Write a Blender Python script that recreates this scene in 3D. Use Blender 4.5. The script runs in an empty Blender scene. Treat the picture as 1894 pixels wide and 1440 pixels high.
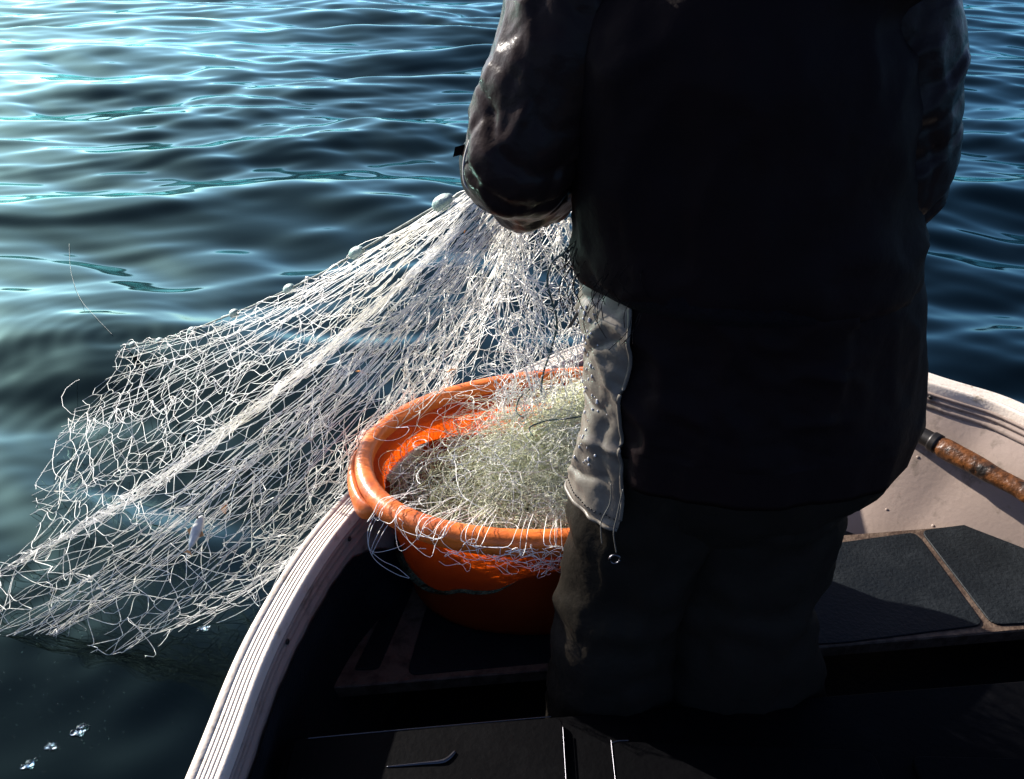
import bpy, bmesh, math, random
import numpy as np
from mathutils import Vector, noise
R = math.radians
random.seed(7)
rng = np.random.default_rng(11)
sc = bpy.context.scene
COL = sc.collection

# ------------------------------------------------------------------ camera, sky, sun, exposure
F_PX, W_PX, H_PX = 1640.0, 1894.0, 1440.0
CAM = Vector((0, 0, 1.65)); PITCH = R(30)
cd = bpy.data.cameras.new('camera'); cam = bpy.data.objects.new('camera', cd); COL.objects.link(cam)
cam.location = CAM; cam.rotation_euler = (R(90) - PITCH, 0, 0)
cd.sensor_width = 36; cd.lens = 36 * F_PX / W_PX; cd.clip_start = 0.02; cd.clip_end = 6000
sc.camera = cam
SUN_EL, SUN_ROT = R(25), R(-50)
world = bpy.data.worlds.new('World'); sc.world = world; world.use_nodes = True
wn = world.node_tree; bg = wn.nodes['Background']
sky = wn.nodes.new('ShaderNodeTexSky'); sky.sky_type = 'NISHITA'; sky.sun_disc = False
sky.sun_elevation = SUN_EL; sky.sun_rotation = SUN_ROT
sky.dust_density = 1.1; sky.ozone_density = 3.0; sky.air_density = 0.3
wn.links.new(sky.outputs[0], bg.inputs[0]); bg.inputs[1].default_value = 0.12
sd = bpy.data.lights.new('sun', 'SUN'); sun = bpy.data.objects.new('sun', sd); COL.objects.link(sun)
sd.energy = 5.0; sd.angle = R(0.5); sd.color = (1.0, 0.93, 0.84)
SUN = Vector((math.sin(SUN_ROT) * math.cos(SUN_EL), math.cos(SUN_ROT) * math.cos(SUN_EL), math.sin(SUN_EL)))
sun.rotation_euler = SUN.to_track_quat('Z', 'Y').to_euler(); sun.location = SUN * 20
sc.view_settings.view_transform = 'Standard'; sc.view_settings.look = 'None'
sc.view_settings.gamma = 1; sc.view_settings.use_curve_mapping = False
sc.view_settings.exposure = 1.5
sc.render.engine = 'CYCLES'; sc.cycles.caustics_reflective = False; sc.cycles.caustics_refractive = False

def at(px, py, z=None, y=None):
    """place in the world seen in direction (px, py), at a height or at a depth"""
    u = (px - W_PX / 2) / F_PX; v = (H_PX / 2 - py) / F_PX
    d = Vector((u, math.cos(PITCH) + v * math.sin(PITCH), -math.sin(PITCH) + v * math.cos(PITCH)))
    t = (z - CAM.z) / d.z if z is not None else (y - CAM.y) / d.y
    return CAM + d * t

# ------------------------------------------------------------------ helpers
def nd(m): return m.node_tree.nodes, m.node_tree.links
def mat(name, col, rough=.5, metal=0., spec=.5, var=None, vscale=6., vdet=6., vlo=.4, vhi=.7,
        bump=0., bscale=40., coat=0., rvar=0., sheen=0.):
    m = bpy.data.materials.new(name); m.use_nodes = True
    n, l = nd(m); p = n['Principled BSDF']
    p.inputs['Base Color'].default_value = (*col, 1); p.inputs['Roughness'].default_value = rough
    p.inputs['Metallic'].default_value = metal; p.inputs['Specular IOR Level'].default_value = spec
    p.inputs['Coat Weight'].default_value = coat; p.inputs['Coat Roughness'].default_value = .25
    p.inputs['Sheen Weight'].default_value = sheen
    tc = n.new('ShaderNodeTexCoord')
    if var is not None:
        t = n.new('ShaderNodeTexNoise'); t.inputs['Scale'].default_value = vscale; t.inputs['Detail'].default_value = vdet
        t.inputs['Roughness'].default_value = .65
        l.new(tc.outputs['Object'], t.inputs['Vector'])
        r = n.new('ShaderNodeValToRGB'); r.color_ramp.elements[0].position = vlo; r.color_ramp.elements[1].position = vhi
        r.color_ramp.elements[0].color = (*col, 1); r.color_ramp.elements[1].color = (*var, 1)
        l.new(t.outputs['Fac'], r.inputs[0]); l.new(r.outputs[0], p.inputs['Base Color'])
        if rvar:
            mr = n.new('ShaderNodeMapRange'); mr.inputs[3].default_value = rough - rvar; mr.inputs[4].default_value = rough + rvar
            mr.inputs[1].default_value = .3; mr.inputs[2].default_value = .7
            l.new(t.outputs['Fac'], mr.inputs[0]); l.new(mr.outputs[0], p.inputs['Roughness'])
    if bump:
        t2 = n.new('ShaderNodeTexNoise'); t2.inputs['Scale'].default_value = bscale; t2.inputs['Detail'].default_value = 5
        l.new(tc.outputs['Object'], t2.inputs['Vector'])
        b = n.new('ShaderNodeBump'); b.inputs['Strength'].default_value = bump; b.inputs['Distance'].default_value = .01
        l.new(t2.outputs['Fac'], b.inputs['Height']); l.new(b.outputs[0], p.inputs['Normal'])
    return m

def tag(o, label=None, cat=None, group=None, kind=None):
    if label: o['label'] = label
    if cat: o['category'] = cat
    if group: o['group'] = group
    if kind: o['kind'] = kind
    return o
def empty(name, loc=(0, 0, 0)):
    o = bpy.data.objects.new(name, None); COL.objects.link(o); o.location = loc; o.empty_display_size = .1
    return o
def link(name, me, m, parent=None, smooth=True):
    if m: me.materials.append(m)
    if smooth: me.shade_smooth()
    o = bpy.data.objects.new(name, me); COL.objects.link(o)
    if parent is not None:
        o.parent = parent
        o.location = -parent_origin(parent)
    return o
def parent_origin(p):
    v = Vector((0, 0, 0))
    while p is not None:
        v += p.location; p = p.parent
    return v
def mesh(name, vs, fs, m, parent=None, smooth=True):
    me = bpy.data.meshes.new(name)
    if isinstance(vs, np.ndarray) and isinstance(fs, np.ndarray):
        k = fs.shape[1]
        me.vertices.add(len(vs)); me.vertices.foreach_set('co', vs.astype(np.float32).ravel())
        me.loops.add(fs.size); me.loops.foreach_set('vertex_index', fs.astype(np.int32).ravel())
        me.polygons.add(len(fs)); me.polygons.foreach_set('loop_start', np.arange(0, fs.size, k, dtype=np.int32))
        me.update(calc_edges=True); me.validate()
    else:
        me.from_pydata([tuple(v) for v in vs], [], fs); me.update()
    return link(name, me, m, parent, smooth)
def frombm(name, bm, m, parent=None, smooth=True):
    me = bpy.data.meshes.new(name); bmesh.ops.recalc_face_normals(bm, faces=bm.faces); bm.to_mesh(me); bm.free()
    return link(name, me, m, parent, smooth)
def grid_faces(nr, nc, closed=True, off=0):
    r = np.arange(nr - 1)[:, None]; c = np.arange(nc if closed else nc - 1)[None, :]
    c2 = (c + 1) % nc
    return np.stack([r * nc + c, r * nc + c2, (r + 1) * nc + c2, (r + 1) * nc + c], -1).reshape(-1, 4) + off
def tubes(P, rad, sides=3):
    """P: n polylines x k points x 3 -> vertices, quad faces"""
    P = np.asarray(P, float); n, k, _ = P.shape
    T = np.gradient(P, axis=1); T /= np.linalg.norm(T, axis=2, keepdims=True) + 1e-9
    ref = np.where(np.abs(T[..., 2:3]) < .9, np.array([0, 0, 1.]), np.array([1., 0, 0]))
    A = np.cross(T, ref); A /= np.linalg.norm(A, axis=2, keepdims=True) + 1e-9
    B = np.cross(T, A)
    rad = np.asarray(rad, float)
    if rad.ndim == 0: rad = np.full((n, k), float(rad))
    elif rad.ndim == 1 and len(rad) == n: rad = np.repeat(rad[:, None], k, 1)
    a = np.arange(sides) * 2 * math.pi / sides
    V = P[:, :, None, :] + rad[:, :, None, None] * (np.cos(a)[None, None, :, None] * A[:, :, None, :] + np.sin(a)[None, None, :, None] * B[:, :, None, :])
    f = grid_faces(k, sides)
    Fc = (f[None] + (np.arange(n) * k * sides)[:, None, None]).reshape(-1, 4)
    return V.reshape(-1, 3), Fc
def catmull(pts, n, closed=False):
    pts = [np.array(p, float) for p in pts]; m = len(pts)
    out = []; segs = m if closed else m - 1
    for i in range(n):
        u = i / (n if closed else n - 1) * segs; k = min(int(u), segs - 1); f = u - k
        g = (lambda j: pts[j % m]) if closed else (lambda j: pts[min(max(j, 0), m - 1)])
        a, b, c, d = g(k - 1), g(k), g(k + 1), g(k + 2)
        out.append(.5 * (2 * b + (c - a) * f + (2 * a - 5 * b + 4 * c - d) * f * f + (3 * b - a - 3 * c + d) * f ** 3))
    return np.array(out)
def tube_obj(name, pts, r, m, parent=None, n=40, sides=8, caps=True):
    P = catmull(pts, n)
    rr = np.interp(np.linspace(0, 1, n), np.linspace(0, 1, len(r)), r)[None] if hasattr(r, '__len__') else np.full((1, n), r)
    V, Fq = tubes(P[None], rr, sides)
    fs = [tuple(f) for f in Fq]
    if caps: fs += [tuple(range(sides))[::-1], tuple(range((n - 1) * sides, n * sides))]
    return mesh(name, [tuple(v) for v in V], fs, m, parent)
def box(bm, x0, x1, y0, y1, z0, z1):
    v = [bm.verts.new((x, y, z)) for z in (z0, z1) for x, y in ((x0, y0), (x1, y0), (x1, y1), (x0, y1))]
    for f in ((3, 2, 1, 0), (4, 5, 6, 7), (0, 1, 5, 4), (1, 2, 6, 5), (2, 3, 7, 6), (3, 0, 4, 7)): bm.faces.new([v[i] for i in f])
def round_poly(pts, r, n=5):
    out = []; m = len(pts)
    for i in range(m):
        p = Vector(pts[i]); a = Vector(pts[i - 1]); b = Vector(pts[(i + 1) % m])
        d1 = (a - p); d2 = (b - p); rr = min(r, d1.length * .45, d2.length * .45)
        s = p + d1.normalized() * rr; e = p + d2.normalized() * rr
        for k in range(n + 1):
            f = k / n; out.append((1 - f) ** 2 * s + 2 * f * (1 - f) * p + f * f * e)
    return out
def slab(name, poly, z0, z1, m, parent, bev=.004, smooth=False):
    """flat piece with the outline poly, a chamfered top edge"""
    poly = [Vector((p[0], p[1])) for p in poly]; n = len(poly)
    c = sum(poly, Vector((0, 0))) / n
    ins = []
    for i, p in enumerate(poly):
        t = (poly[(i + 1) % n] - poly[i - 1]); nn = Vector((-t.y, t.x)).normalized()
        if nn.dot(c - p) < 0: nn = -nn
        ins.append(p + nn * bev)
    vs = [(p.x, p.y, z0) for p in poly] + [(p.x, p.y, z1 - bev) for p in poly] + [(p.x, p.y, z1) for p in ins]
    fs = [tuple(range(n))[::-1], tuple(range(2 * n, 3 * n))]
    for k in range(2):
        for i in range(n):
            j = (i + 1) % n; fs.append((k * n + i, k * n + j, (k + 1) * n + j, (k + 1) * n + i))
    bm = bmesh.new(); vv = [bm.verts.new(v) for v in vs]
    for f in fs: bm.faces.new([vv[i] for i in f])
    return frombm(name, bm, m, parent, smooth)

# ------------------------------------------------------------------ materials
M = {}
M['alu'] = mat('weathered_aluminium_paint', (.24, .185, .155), .5, 0, .3, (.11, .085, .065), 14, 10, .56, .70, .07, 90, rvar=.1)
M['rail'] = mat('pale_rail_paint', (.56, .485, .41), .45, 0, .4, (.30, .24, .17), 26, 10, .56, .70, .12, 160)
M['hull_out'] = mat('dark_hull_paint', (.03, .035, .045), .35, 0, .5, (.06, .06, .06), 5, 6)
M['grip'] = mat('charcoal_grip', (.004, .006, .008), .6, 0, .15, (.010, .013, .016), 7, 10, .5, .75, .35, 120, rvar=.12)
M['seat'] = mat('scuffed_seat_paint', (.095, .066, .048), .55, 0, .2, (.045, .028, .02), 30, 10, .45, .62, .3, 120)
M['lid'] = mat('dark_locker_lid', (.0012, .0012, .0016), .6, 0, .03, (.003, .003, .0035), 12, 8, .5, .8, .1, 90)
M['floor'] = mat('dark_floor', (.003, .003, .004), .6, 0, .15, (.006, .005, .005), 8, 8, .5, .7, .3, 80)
M['wood'] = mat('worn_wood', (.13, .045, .011), .42, 0, .3, (.010, .007, .005), 18, 10, .40, .60, .5, 60)
M['iron'] = mat('dark_metal', (.02, .018, .017), .4, .6, .5)
M['steel'] = mat('dull_metal', (.07, .07, .08), .3, 1., .5)
M['coat'] = mat('dark_wet_oilskin', (.008, .0048, .005), .62, 0, .03, (.006, .004, .0045), 5, 7, .4, .7, .18, 55, rvar=.08)
M['sleeve'] = mat('wet_oilskin_sleeve', (.016, .010, .009), .28, 0, .045, (.010, .007, .006), 5, 7, .4, .7, .2, 45)
M['lit_apron'] = mat('sunlit_wet_oilskin', (.120, .105, .086), .42, 0, .25, (.075, .065, .053), 6, 7, .4, .7, .2, 45)  # paler than the coat to carry its sunlit side in the colour
M['coat_in'] = M['coat']
M['fabric'] = mat('black_knit', (.005, .004, .005), .9, 0, .05, (.008, .006, .007), 30, 5, bump=.5, bscale=200)
M['trouser'] = mat('dark_oilskin_trouser', (.011, .0095, .0075), .45, 0, .02, (.012, .010, .008), 9, 8, .4, .7, .25, 60)
M['boot'] = mat('black_rubber', (.012, .012, .014), .35, 0, .5)
M['skin'] = mat('skin', (.48, .26, .18), .5, 0, .4, (.40, .19, .13), 20)
M['hair'] = mat('dark_hair', (.02, .014, .01), .5)
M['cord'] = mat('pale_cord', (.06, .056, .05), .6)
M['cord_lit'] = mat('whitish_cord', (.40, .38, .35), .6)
M['net'] = mat('pale_nylon_twine', (.93, .92, .87), .45, 0, .5, (.80, .78, .68), 3, 4, .45, .7)
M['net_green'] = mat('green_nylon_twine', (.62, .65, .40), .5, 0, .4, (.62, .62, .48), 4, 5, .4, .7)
M['net_rope'] = mat('dark_line', (.05, .07, .065), .6, 0, .3, (.25, .27, .24), 20)
M['lead'] = mat('dark_green_line', (.02, .05, .045), .6, 0, .3, (.06, .10, .09), 30)
M['float'] = mat('grey_green_float', (.14, .22, .20), .5, 0, .4, (.30, .36, .34), 25, bump=.3, bscale=80)
M['leaf'] = mat('orange_leaf', (.50, .20, .04), .6, 0, .3, (.20, .09, .03), 60)
M['fish'] = mat('silver_fish_skin', (.62, .62, .58), .3, .1, .5, (.34, .34, .32), 40)
M['fish_fin'] = mat('orange_fin', (.45, .20, .05), .5)

def tub_mat():
    m = mat('orange_plastic', (.26, .034, .005), .45, 0, .25, (.18, .02, .004), 5, 9, .45, .66, .12, 70)
    n, l = nd(m); p = n['Principled BSDF']; out = n['Material Output']
    tr = n.new('ShaderNodeBsdfTranslucent'); tr.inputs[0].default_value = (1.0, .13, .006, 1)
    mx = n.new('ShaderNodeMixShader'); mx.inputs[0].default_value = .36
    l.new(p.outputs[0], mx.inputs[1]); l.new(tr.outputs[0], mx.inputs[2]); l.new(mx.outputs[0], out.inputs[0])
    return m
M['tub'] = tub_mat()
M['rim'] = mat('orange_plastic_rim', (.60, .135, .018), .40, 0, .4, (.28, .05, .010), 9, 10, .50, .70, .15, 90)

def water_mat():
    m = bpy.data.materials.new('sea_water'); m.use_nodes = True
    n, l = nd(m); p = n['Principled BSDF']
    p.inputs['Base Color'].default_value = (.0003, .0005, .0010, 1)
    p.inputs['Roughness'].default_value = .9; p.inputs['Specular IOR Level'].default_value = 0
    gl = n.new('ShaderNodeBsdfGlossy'); gl.inputs['Color'].default_value = (.58, 1.0, .92, 1); gl.inputs['Roughness'].default_value = .06
    fr = n.new('ShaderNodeFresnel'); fr.inputs['IOR'].default_value = 1.28
    mx = n.new('ShaderNodeMixShader'); l.new(fr.outputs[0], mx.inputs[0]); l.new(p.outputs[0], mx.inputs[1]); l.new(gl.outputs[0], mx.inputs[2])
    l.new(mx.outputs[0], n['Material Output'].inputs[0])
    tc = n.new('ShaderNodeTexCoord')
    mp = n.new('ShaderNodeMapping'); mp.inputs['Scale'].default_value = (.7, 1.3, 1)
    l.new(tc.outputs['Object'], mp.inputs[0])
    hs = []
    for s, w in ((2.2, .06), (6., .02), (18., .003)):
        t = n.new('ShaderNodeTexNoise'); t.inputs['Scale'].default_value = s; t.inputs['Detail'].default_value = 2
        t.inputs['Distortion'].default_value = .4
        l.new(mp.outputs[0], t.inputs['Vector'])
        mu = n.new('ShaderNodeMath'); mu.operation = 'MULTIPLY'; mu.inputs[1].default_value = w
        l.new(t.outputs['Fac'], mu.inputs[0]); hs.append(mu)
    a = n.new('ShaderNodeMath'); l.new(hs[0].outputs[0], a.inputs[0]); l.new(hs[1].outputs[0], a.inputs[1])
    b = n.new('ShaderNodeMath'); l.new(a.outputs[0], b.inputs[0]); l.new(hs[2].outputs[0], b.inputs[1])
    bp = n.new('ShaderNodeBump'); bp.inputs['Strength'].default_value = 1; bp.inputs['Distance'].default_value = .02
    l.new(b.outputs[0], bp.inputs['Height'])
    for q in (gl, fr): l.new(bp.outputs[0], q.inputs['Normal'])
    return m
M['water'] = water_mat()

# ------------------------------------------------------------------ water
ENTRY = [(212, 638), (190, 700), (130, 768), (62, 903), (52, 972), (0, 1050), (-90, 1110), (-60, 1185), (40, 1195), (100, 1192),
         (172, 1232), (300, 1185), (440, 1110), (545, 1020), (655, 890)]
BW = np.array([list(at(a, b, z=0)) for a, b in ENTRY])
def wave_height(X, Y):
    r = np.hypot(X, Y)
    H = np.zeros_like(X); rg = np.random.default_rng(5)
    # slow change of sea state over the surface, warps the crests
    wx = X + .25 * np.sin(.9 * Y + .6 * X + 1) + .12 * np.sin(2.1 * Y - 1.3 * X)
    wy = Y + .22 * np.sin(.8 * X - .5 * Y + 2) + .10 * np.sin(1.9 * X + 1.1 * Y)
    for i in range(80):
        lam = .17 * (1.9 / .17) ** rg.random()
        th = rg.normal(0, .42) + .10
        k = 2 * math.pi / lam
        amp = .0150 * lam ** 1.10 * rg.uniform(.5, 1.3)
        if lam < .35: amp *= .6
        fade = np.clip(1.4 - r / (lam * 60), 0, 1)
        H += amp * .33 * np.sin(k * (wx * math.sin(th) + wy * math.cos(th)) + rg.uniform(0, 6.28)) * fade
    # calm patch beside the boat, rings where the net leaves the water
    calm = .5 + .5 * np.clip((r - 1.8) / 2.6, 0, 1)
    H *= calm
    for i, (cx, cy, a) in enumerate([(BW[0][0], BW[0][1], .0006), (BW[2][0], BW[2][1], .0007), (BW[3][0], BW[3][1], .0006), (BW[5][0], BW[5][1], .0015),
                                     (BW[10][0], BW[10][1], .0015)]):
        d = np.hypot(X - cx, Y - cy)
        H += a * np.sin(2 * math.pi * d / (.085 + .02 * i)) * np.exp(-d / .38)
    return H
def build_water():
    rings = [0.02]
    while rings[-1] < 4500:
        r = rings[-1]; rings.append(r + max(.016, .0042 * r if r < 40 else .05 * r))
    rings = np.array(rings)
    fine = np.linspace(R(-48), R(48), 620); coarse = np.linspace(R(48), R(312), 60)[1:-1]
    ang = np.concatenate([fine, coarse])
    A, RR = np.meshgrid(ang, rings)
    X = np.sin(A) * RR; Y = np.cos(A) * RR
    Z = wave_height(X, Y)
    V = np.stack([X, Y, Z], -1).reshape(-1, 3)
    Fq = grid_faces(len(rings), len(ang), True)
    if np.cross(V[Fq[0, 1]] - V[Fq[0, 0]], V[Fq[0, 2]] - V[Fq[0, 0]])[2] < 0: Fq = Fq[:, ::-1]
    o = mesh('water', V, Fq, M['water'])
    tag(o, 'rippled dark teal sea water around the boat', 'water', kind='structure')
build_water()

# ------------------------------------------------------------------ boat
GZ = .48
boat = empty('rowing_boat', (.6, .6, 0))
tag(boat, 'small open metal boat with pale grooved gunwale and dark seats', 'boat')
out_px = [(340, 1440), (430, 1220), (500, 1090), (560, 1000), (608, 942), (655, 893), (730, 822), (850, 737), (1020, 655), (1080, 632),
          (1200, 603), (1350, 588), (1520, 610), (1705, 683), (1800, 713), (1894, 745)]
path = [(-.34, -1.5, 0), (-.48, -.7, 0), (-.535, .1, 0)] + [tuple(at(a, b, z=GZ)) for a, b in out_px] + \
       [(1.56, 1.5, 0), (1.69, .9, 0), (1.72, .2, 0), (1.64, -.7, 0), (1.45, -1.5, 0)]
path = np.array(path)[:, :2]
# even spacing
tmp = catmull(path, 900); seg = np.r_[0, np.cumsum(np.linalg.norm(np.diff(tmp, axis=0), axis=1))]
NP = 260; s_ = np.linspace(0, seg[-1], NP)
G = np.stack([np.interp(s_, seg, tmp[:, 0]), np.interp(s_, seg, tmp[:, 1])], 1)
for _ in range(2): G[1:-1] = (G[:-2] + 2 * G[1:-1] + G[2:]) / 4
TT = np.gradient(G, axis=0); TT /= np.linalg.norm(TT, axis=1, keepdims=True)
NN = np.stack([TT[:, 1], -TT[:, 0]], 1)                             # inward (path runs left side -> bow -> right side)
def sweep(name, prof, m, parent, smooth=False):
    V = np.array([[(G[i, 0] + NN[i, 0] * d, G[i, 1] + NN[i, 1] * d, z) for d, z in prof] for i in range(NP)]).reshape(-1, 3)
    return mesh(name, V, grid_faces(NP, len(prof), False), m, parent, smooth)
prof = [(.006, .425), (-.004, .432), (-.006, .455), (-.003, .472), (.003, GZ - .001), (.008, GZ)]
for g in (.026, .036, .046, .056, .066):
    prof += [(g - .0006, GZ), (g - .0003, GZ - .0008), (g + .0003, GZ - .0008), (g + .0006, GZ)]
prof += [(.077, GZ), (.081, GZ - .002), (.083, GZ - .007), (.083, .452)]
prof = [(d * .68, z) for d, z in prof]
gun = sweep('gunwale', prof, M['rail'], boat)
fas = [(d - .0266, z) for d, z in [(.0832, .4525), (.088, .452), (.088, .446), (.0845, .444), (.0845, .438), (.089, .436), (.089, .430), (.0855, .428), (.0855, .421), (.092, .419), (.093, .409), (.088, .406)]]
sweep('inner_rail', fas, M['alu'], boat)
AX = .57
def inner(i, w, d0=.0615, z0=.407, z1=.05, inset_side=.10, inset_bow=.44):
    p = G[i] + NN[i] * d0
    cy = min(p[1], 1.55); c = np.array([AX + .02 * cy, cy]); d = p - c; L = np.linalg.norm(d)
    b = min(max((p[1] - 1.3) / .7, 0), 1); b = b * b * (3 - 2 * b)
    ins = inset_side * (1 - b) + inset_bow * b
    k = (w ** 3) * (1 - b) + b * w ** 1.15 * (1 - .25 * math.sin(math.pi * w))
    q = c + d * (1 - ins * k / L)
    return q[0], q[1], z0 + (z1 - z0) * (w ** .95)
NW = 16
Vi = np.array([[inner(i, w) for w in np.linspace(0, 1, NW)] for i in range(NP)]).reshape(-1, 3)
mesh('hull_lining', Vi, grid_faces(NP, NW, False), M['alu'], boat)
# near-black sheet painting shade onto the lining, almost rail-high at the sides, low at bow
def shade_edge(i):
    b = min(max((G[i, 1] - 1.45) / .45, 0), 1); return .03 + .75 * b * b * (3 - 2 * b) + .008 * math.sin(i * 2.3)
Vb = np.array([[(lambda p, e: (p[0] + (AX - p[0]) * e, p[1] - .002, p[2]))(inner(i, w), .006) for w in np.linspace(shade_edge(i), 1, 9)] for i in range(NP)]).reshape(-1, 3)
mesh('lining_shade', Vb, grid_faces(NP, 9, False), M['grip'], boat)
Vo = np.array([[inner(i, w, .004, .43, -.2, .14, .34) for w in np.linspace(0, 1, 10)] for i in range(NP)]).reshape(-1, 3)
mesh('outer_hull', Vo, grid_faces(NP, 10, False)[:, ::-1], M['hull_out'], boat)
fl = [tuple(inner(i, 1)[:2]) for i in range(0, NP, 3)]
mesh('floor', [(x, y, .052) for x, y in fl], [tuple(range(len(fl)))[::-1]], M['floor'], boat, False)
# transom
tr = bmesh.new(); box(tr, G[0, 0] - .01, G[-1, 0] + .01, -1.54, -1.49, -.15, GZ + .01)
frombm('transom', tr, M['alu'], boat, False)
# rivets along the inner rail and on the lining
def dome(name, p, n, r, m, parent, h=.5):
    bm = bmesh.new(); bmesh.ops.create_icosphere(bm, subdivisions=2, radius=1)
    q = Vector(n).to_track_quat('Z', 'Y').to_matrix().to_4x4()
    for v in bm.verts: v.co = Vector(p) + q @ Vector((v.co.x * r, v.co.y * r, v.co.z * r * h))
    return frombm(name, bm, m, parent)
k = 0
for i in range(60, NP - 50, 9):
    d = .063; p = (G[i, 0] + NN[i, 0] * d, G[i, 1] + NN[i, 1] * d, .441)
    dome('screw', p, (NN[i, 0], NN[i, 1], 0), .006, M['iron'], boat)
for i in range(96, 190, 5):
    for w in (.28, .62):
        p = Vector(inner(i, w)); n = Vector((NN[i, 0], NN[i, 1], .7)).normalized()
        dome('rivet', p, n, .0045, M['alu'], boat, .45)
def gx(y, side):                                                    # lining position on a level line
    best = None
    for i in range(NP):
        if (side < 0) == (i < NP // 2):
            if best is None or abs(G[i, 1] - y) < abs(G[best, 1] - y): best = i
    return best
# front seat: pale slab with charcoal grip panels
SZ = .20
def lining_at(y, z, side):
    i = gx(y, side); w = (.407 - z) / (.407 - .05)
    return inner(i, w)[:2]
seat = empty('front_seat', (.6, 1.5, 0)); seat.parent = boat; seat.location = Vector((.6, 1.5, 0)) - boat.location
fa = at(610, 1272, z=SZ); fb = at(1894, 1165, z=SZ); ba = at(1565, 988, z=SZ); bb = at(1894, 962, z=SZ)
def ext(a, b, x): t = (x - a.x) / (b.x - a.x); return a + (b - a) * t
fL = ext(fa, fb, -.40); fR = ext(fa, fb, 1.50); bL = ext(ba, bb, -.26); bR = ext(ba, bb, 1.34)
base_poly = [(fL.x, fL.y), (fR.x, fR.y), (bR.x, bR.y), (bL.x, bL.y)]
slab('seat_board', base_poly, SZ - .03, SZ, M['seat'], seat, .003)
def panel(px, z, r=.025, name='grip_panel', m=None, parent=seat, th=.004, bev=.0015):
    pts = [at(a, b, z=z)[:2] for a, b in px]
    return slab(name, round_poly(pts, r), z - .002, z + th, m or M['grip'], parent, bev)
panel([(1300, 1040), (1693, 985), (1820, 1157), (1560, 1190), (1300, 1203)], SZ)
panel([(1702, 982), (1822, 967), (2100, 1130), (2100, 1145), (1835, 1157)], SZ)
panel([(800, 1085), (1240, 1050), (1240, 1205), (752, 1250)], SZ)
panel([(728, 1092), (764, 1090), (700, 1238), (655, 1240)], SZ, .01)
# rear seat / lockers close to the camera
NZ = .34
rear = empty('rear_seat', (.5, .9, 0)); rear.parent = boat; rear.location = Vector((.5, .9, 0)) - boat.location
e0 = at(550, 1360, z=NZ); e1 = at(1040, 1322, z=NZ)
def ry(x): return e0.y + (e1.y - e0.y) * (x - e0.x) / (e1.x - e0.x)
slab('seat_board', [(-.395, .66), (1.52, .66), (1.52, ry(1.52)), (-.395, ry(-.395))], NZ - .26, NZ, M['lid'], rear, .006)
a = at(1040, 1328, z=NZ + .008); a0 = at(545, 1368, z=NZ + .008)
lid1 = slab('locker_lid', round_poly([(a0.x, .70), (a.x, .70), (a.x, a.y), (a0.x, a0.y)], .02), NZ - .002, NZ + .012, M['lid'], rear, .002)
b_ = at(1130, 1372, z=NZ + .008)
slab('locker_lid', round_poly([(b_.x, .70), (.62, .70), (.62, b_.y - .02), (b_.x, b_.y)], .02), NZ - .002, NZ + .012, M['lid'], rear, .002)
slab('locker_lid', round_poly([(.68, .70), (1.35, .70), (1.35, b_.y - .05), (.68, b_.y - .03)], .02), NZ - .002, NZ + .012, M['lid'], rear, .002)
# worn bright edge strips of the lid and the finger pull
def strip(name, pts, r, m, parent): return tube_obj(name, pts, r, m, parent, 40, 6)
zt = NZ + .0125
strip('edge_trim', [(a0.x + .02, a0.y - .001, zt), ((a0.x + a.x) / 2, (a0.y + a.y) / 2, zt), (a.x - .02, a.y, zt)], .0011, M['steel'], rear)
strip('edge_trim', [(a.x, a.y - .02, zt), (a.x + .0, (.75 + a.y) / 2, zt), (a.x + .0, .72, zt)], .0011, M['steel'], rear)
strip('edge_trim', [(b_.x + .03, b_.y, zt), (b_.x + .004, b_.y - .004, zt), (b_.x, b_.y - .03, zt), (b_.x, .72, zt)], .0013, M['steel'], rear)
h = [at(715, 1418, z=zt), at(780, 1412, z=zt), at(822, 1407, z=zt), at(842, 1390, z=zt)]
strip('finger_pull', [tuple(p) for p in h], [.0012, .003, .0045, .003], M['steel'], rear)

# wooden pole lying along the starboard lining
p0 = at(1696, 800, z=.375); p1 = at(1900, 912, z=.365)
dd = (p1 - p0).normalized()
pole = empty('wooden_oar', tuple(p0)); tag(pole, 'worn brown wooden oar shaft lying along the pale right side of the boat', 'oar')
def oar_mesh():
    n, s = 70, 20; V = []
    q = dd.to_track_quat('Z', 'Y')
    for i in range(n):
        t = i / (n - 1) * 1.15; c = p0 + dd * (t + .045)
        r0 = .025 + .004 * noise.noise(Vector((t * 7, 0, 0)))
        if t < .03: r0 *= .72 + .28 * t / .03
        for j in range(s):
            a_ = 2 * math.pi * j / s
            r = r0 * (1 + .10 * noise.noise(Vector((t * 14, math.cos(a_) * 1.2, math.sin(a_) * 1.2))) + .05 * noise.noise(Vector((t * 45, math.cos(a_) * 3, math.sin(a_) * 3))))
            V.append(c + q @ Vector((math.cos(a_) * r, math.sin(a_) * r, 0)))
    fs = [tuple(f) for f in grid_faces(n, s)] + [tuple(range(s))[::-1], tuple(range((n - 1) * s, n * s))]
    mesh('shaft', V, fs, M['wood'], pole)
oar_mesh()
tube_obj('collar', [p0 - dd * .25, p0 - dd * .1, p0, p0 + dd * .05], [.018, .019, .022, .023], M['iron'], pole, 16, 16)
tube_obj('collar_ring', [p0 + dd * .045, p0 + dd * .055, p0 + dd * .065], .027, M['iron'], pole, 5, 16)

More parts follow.
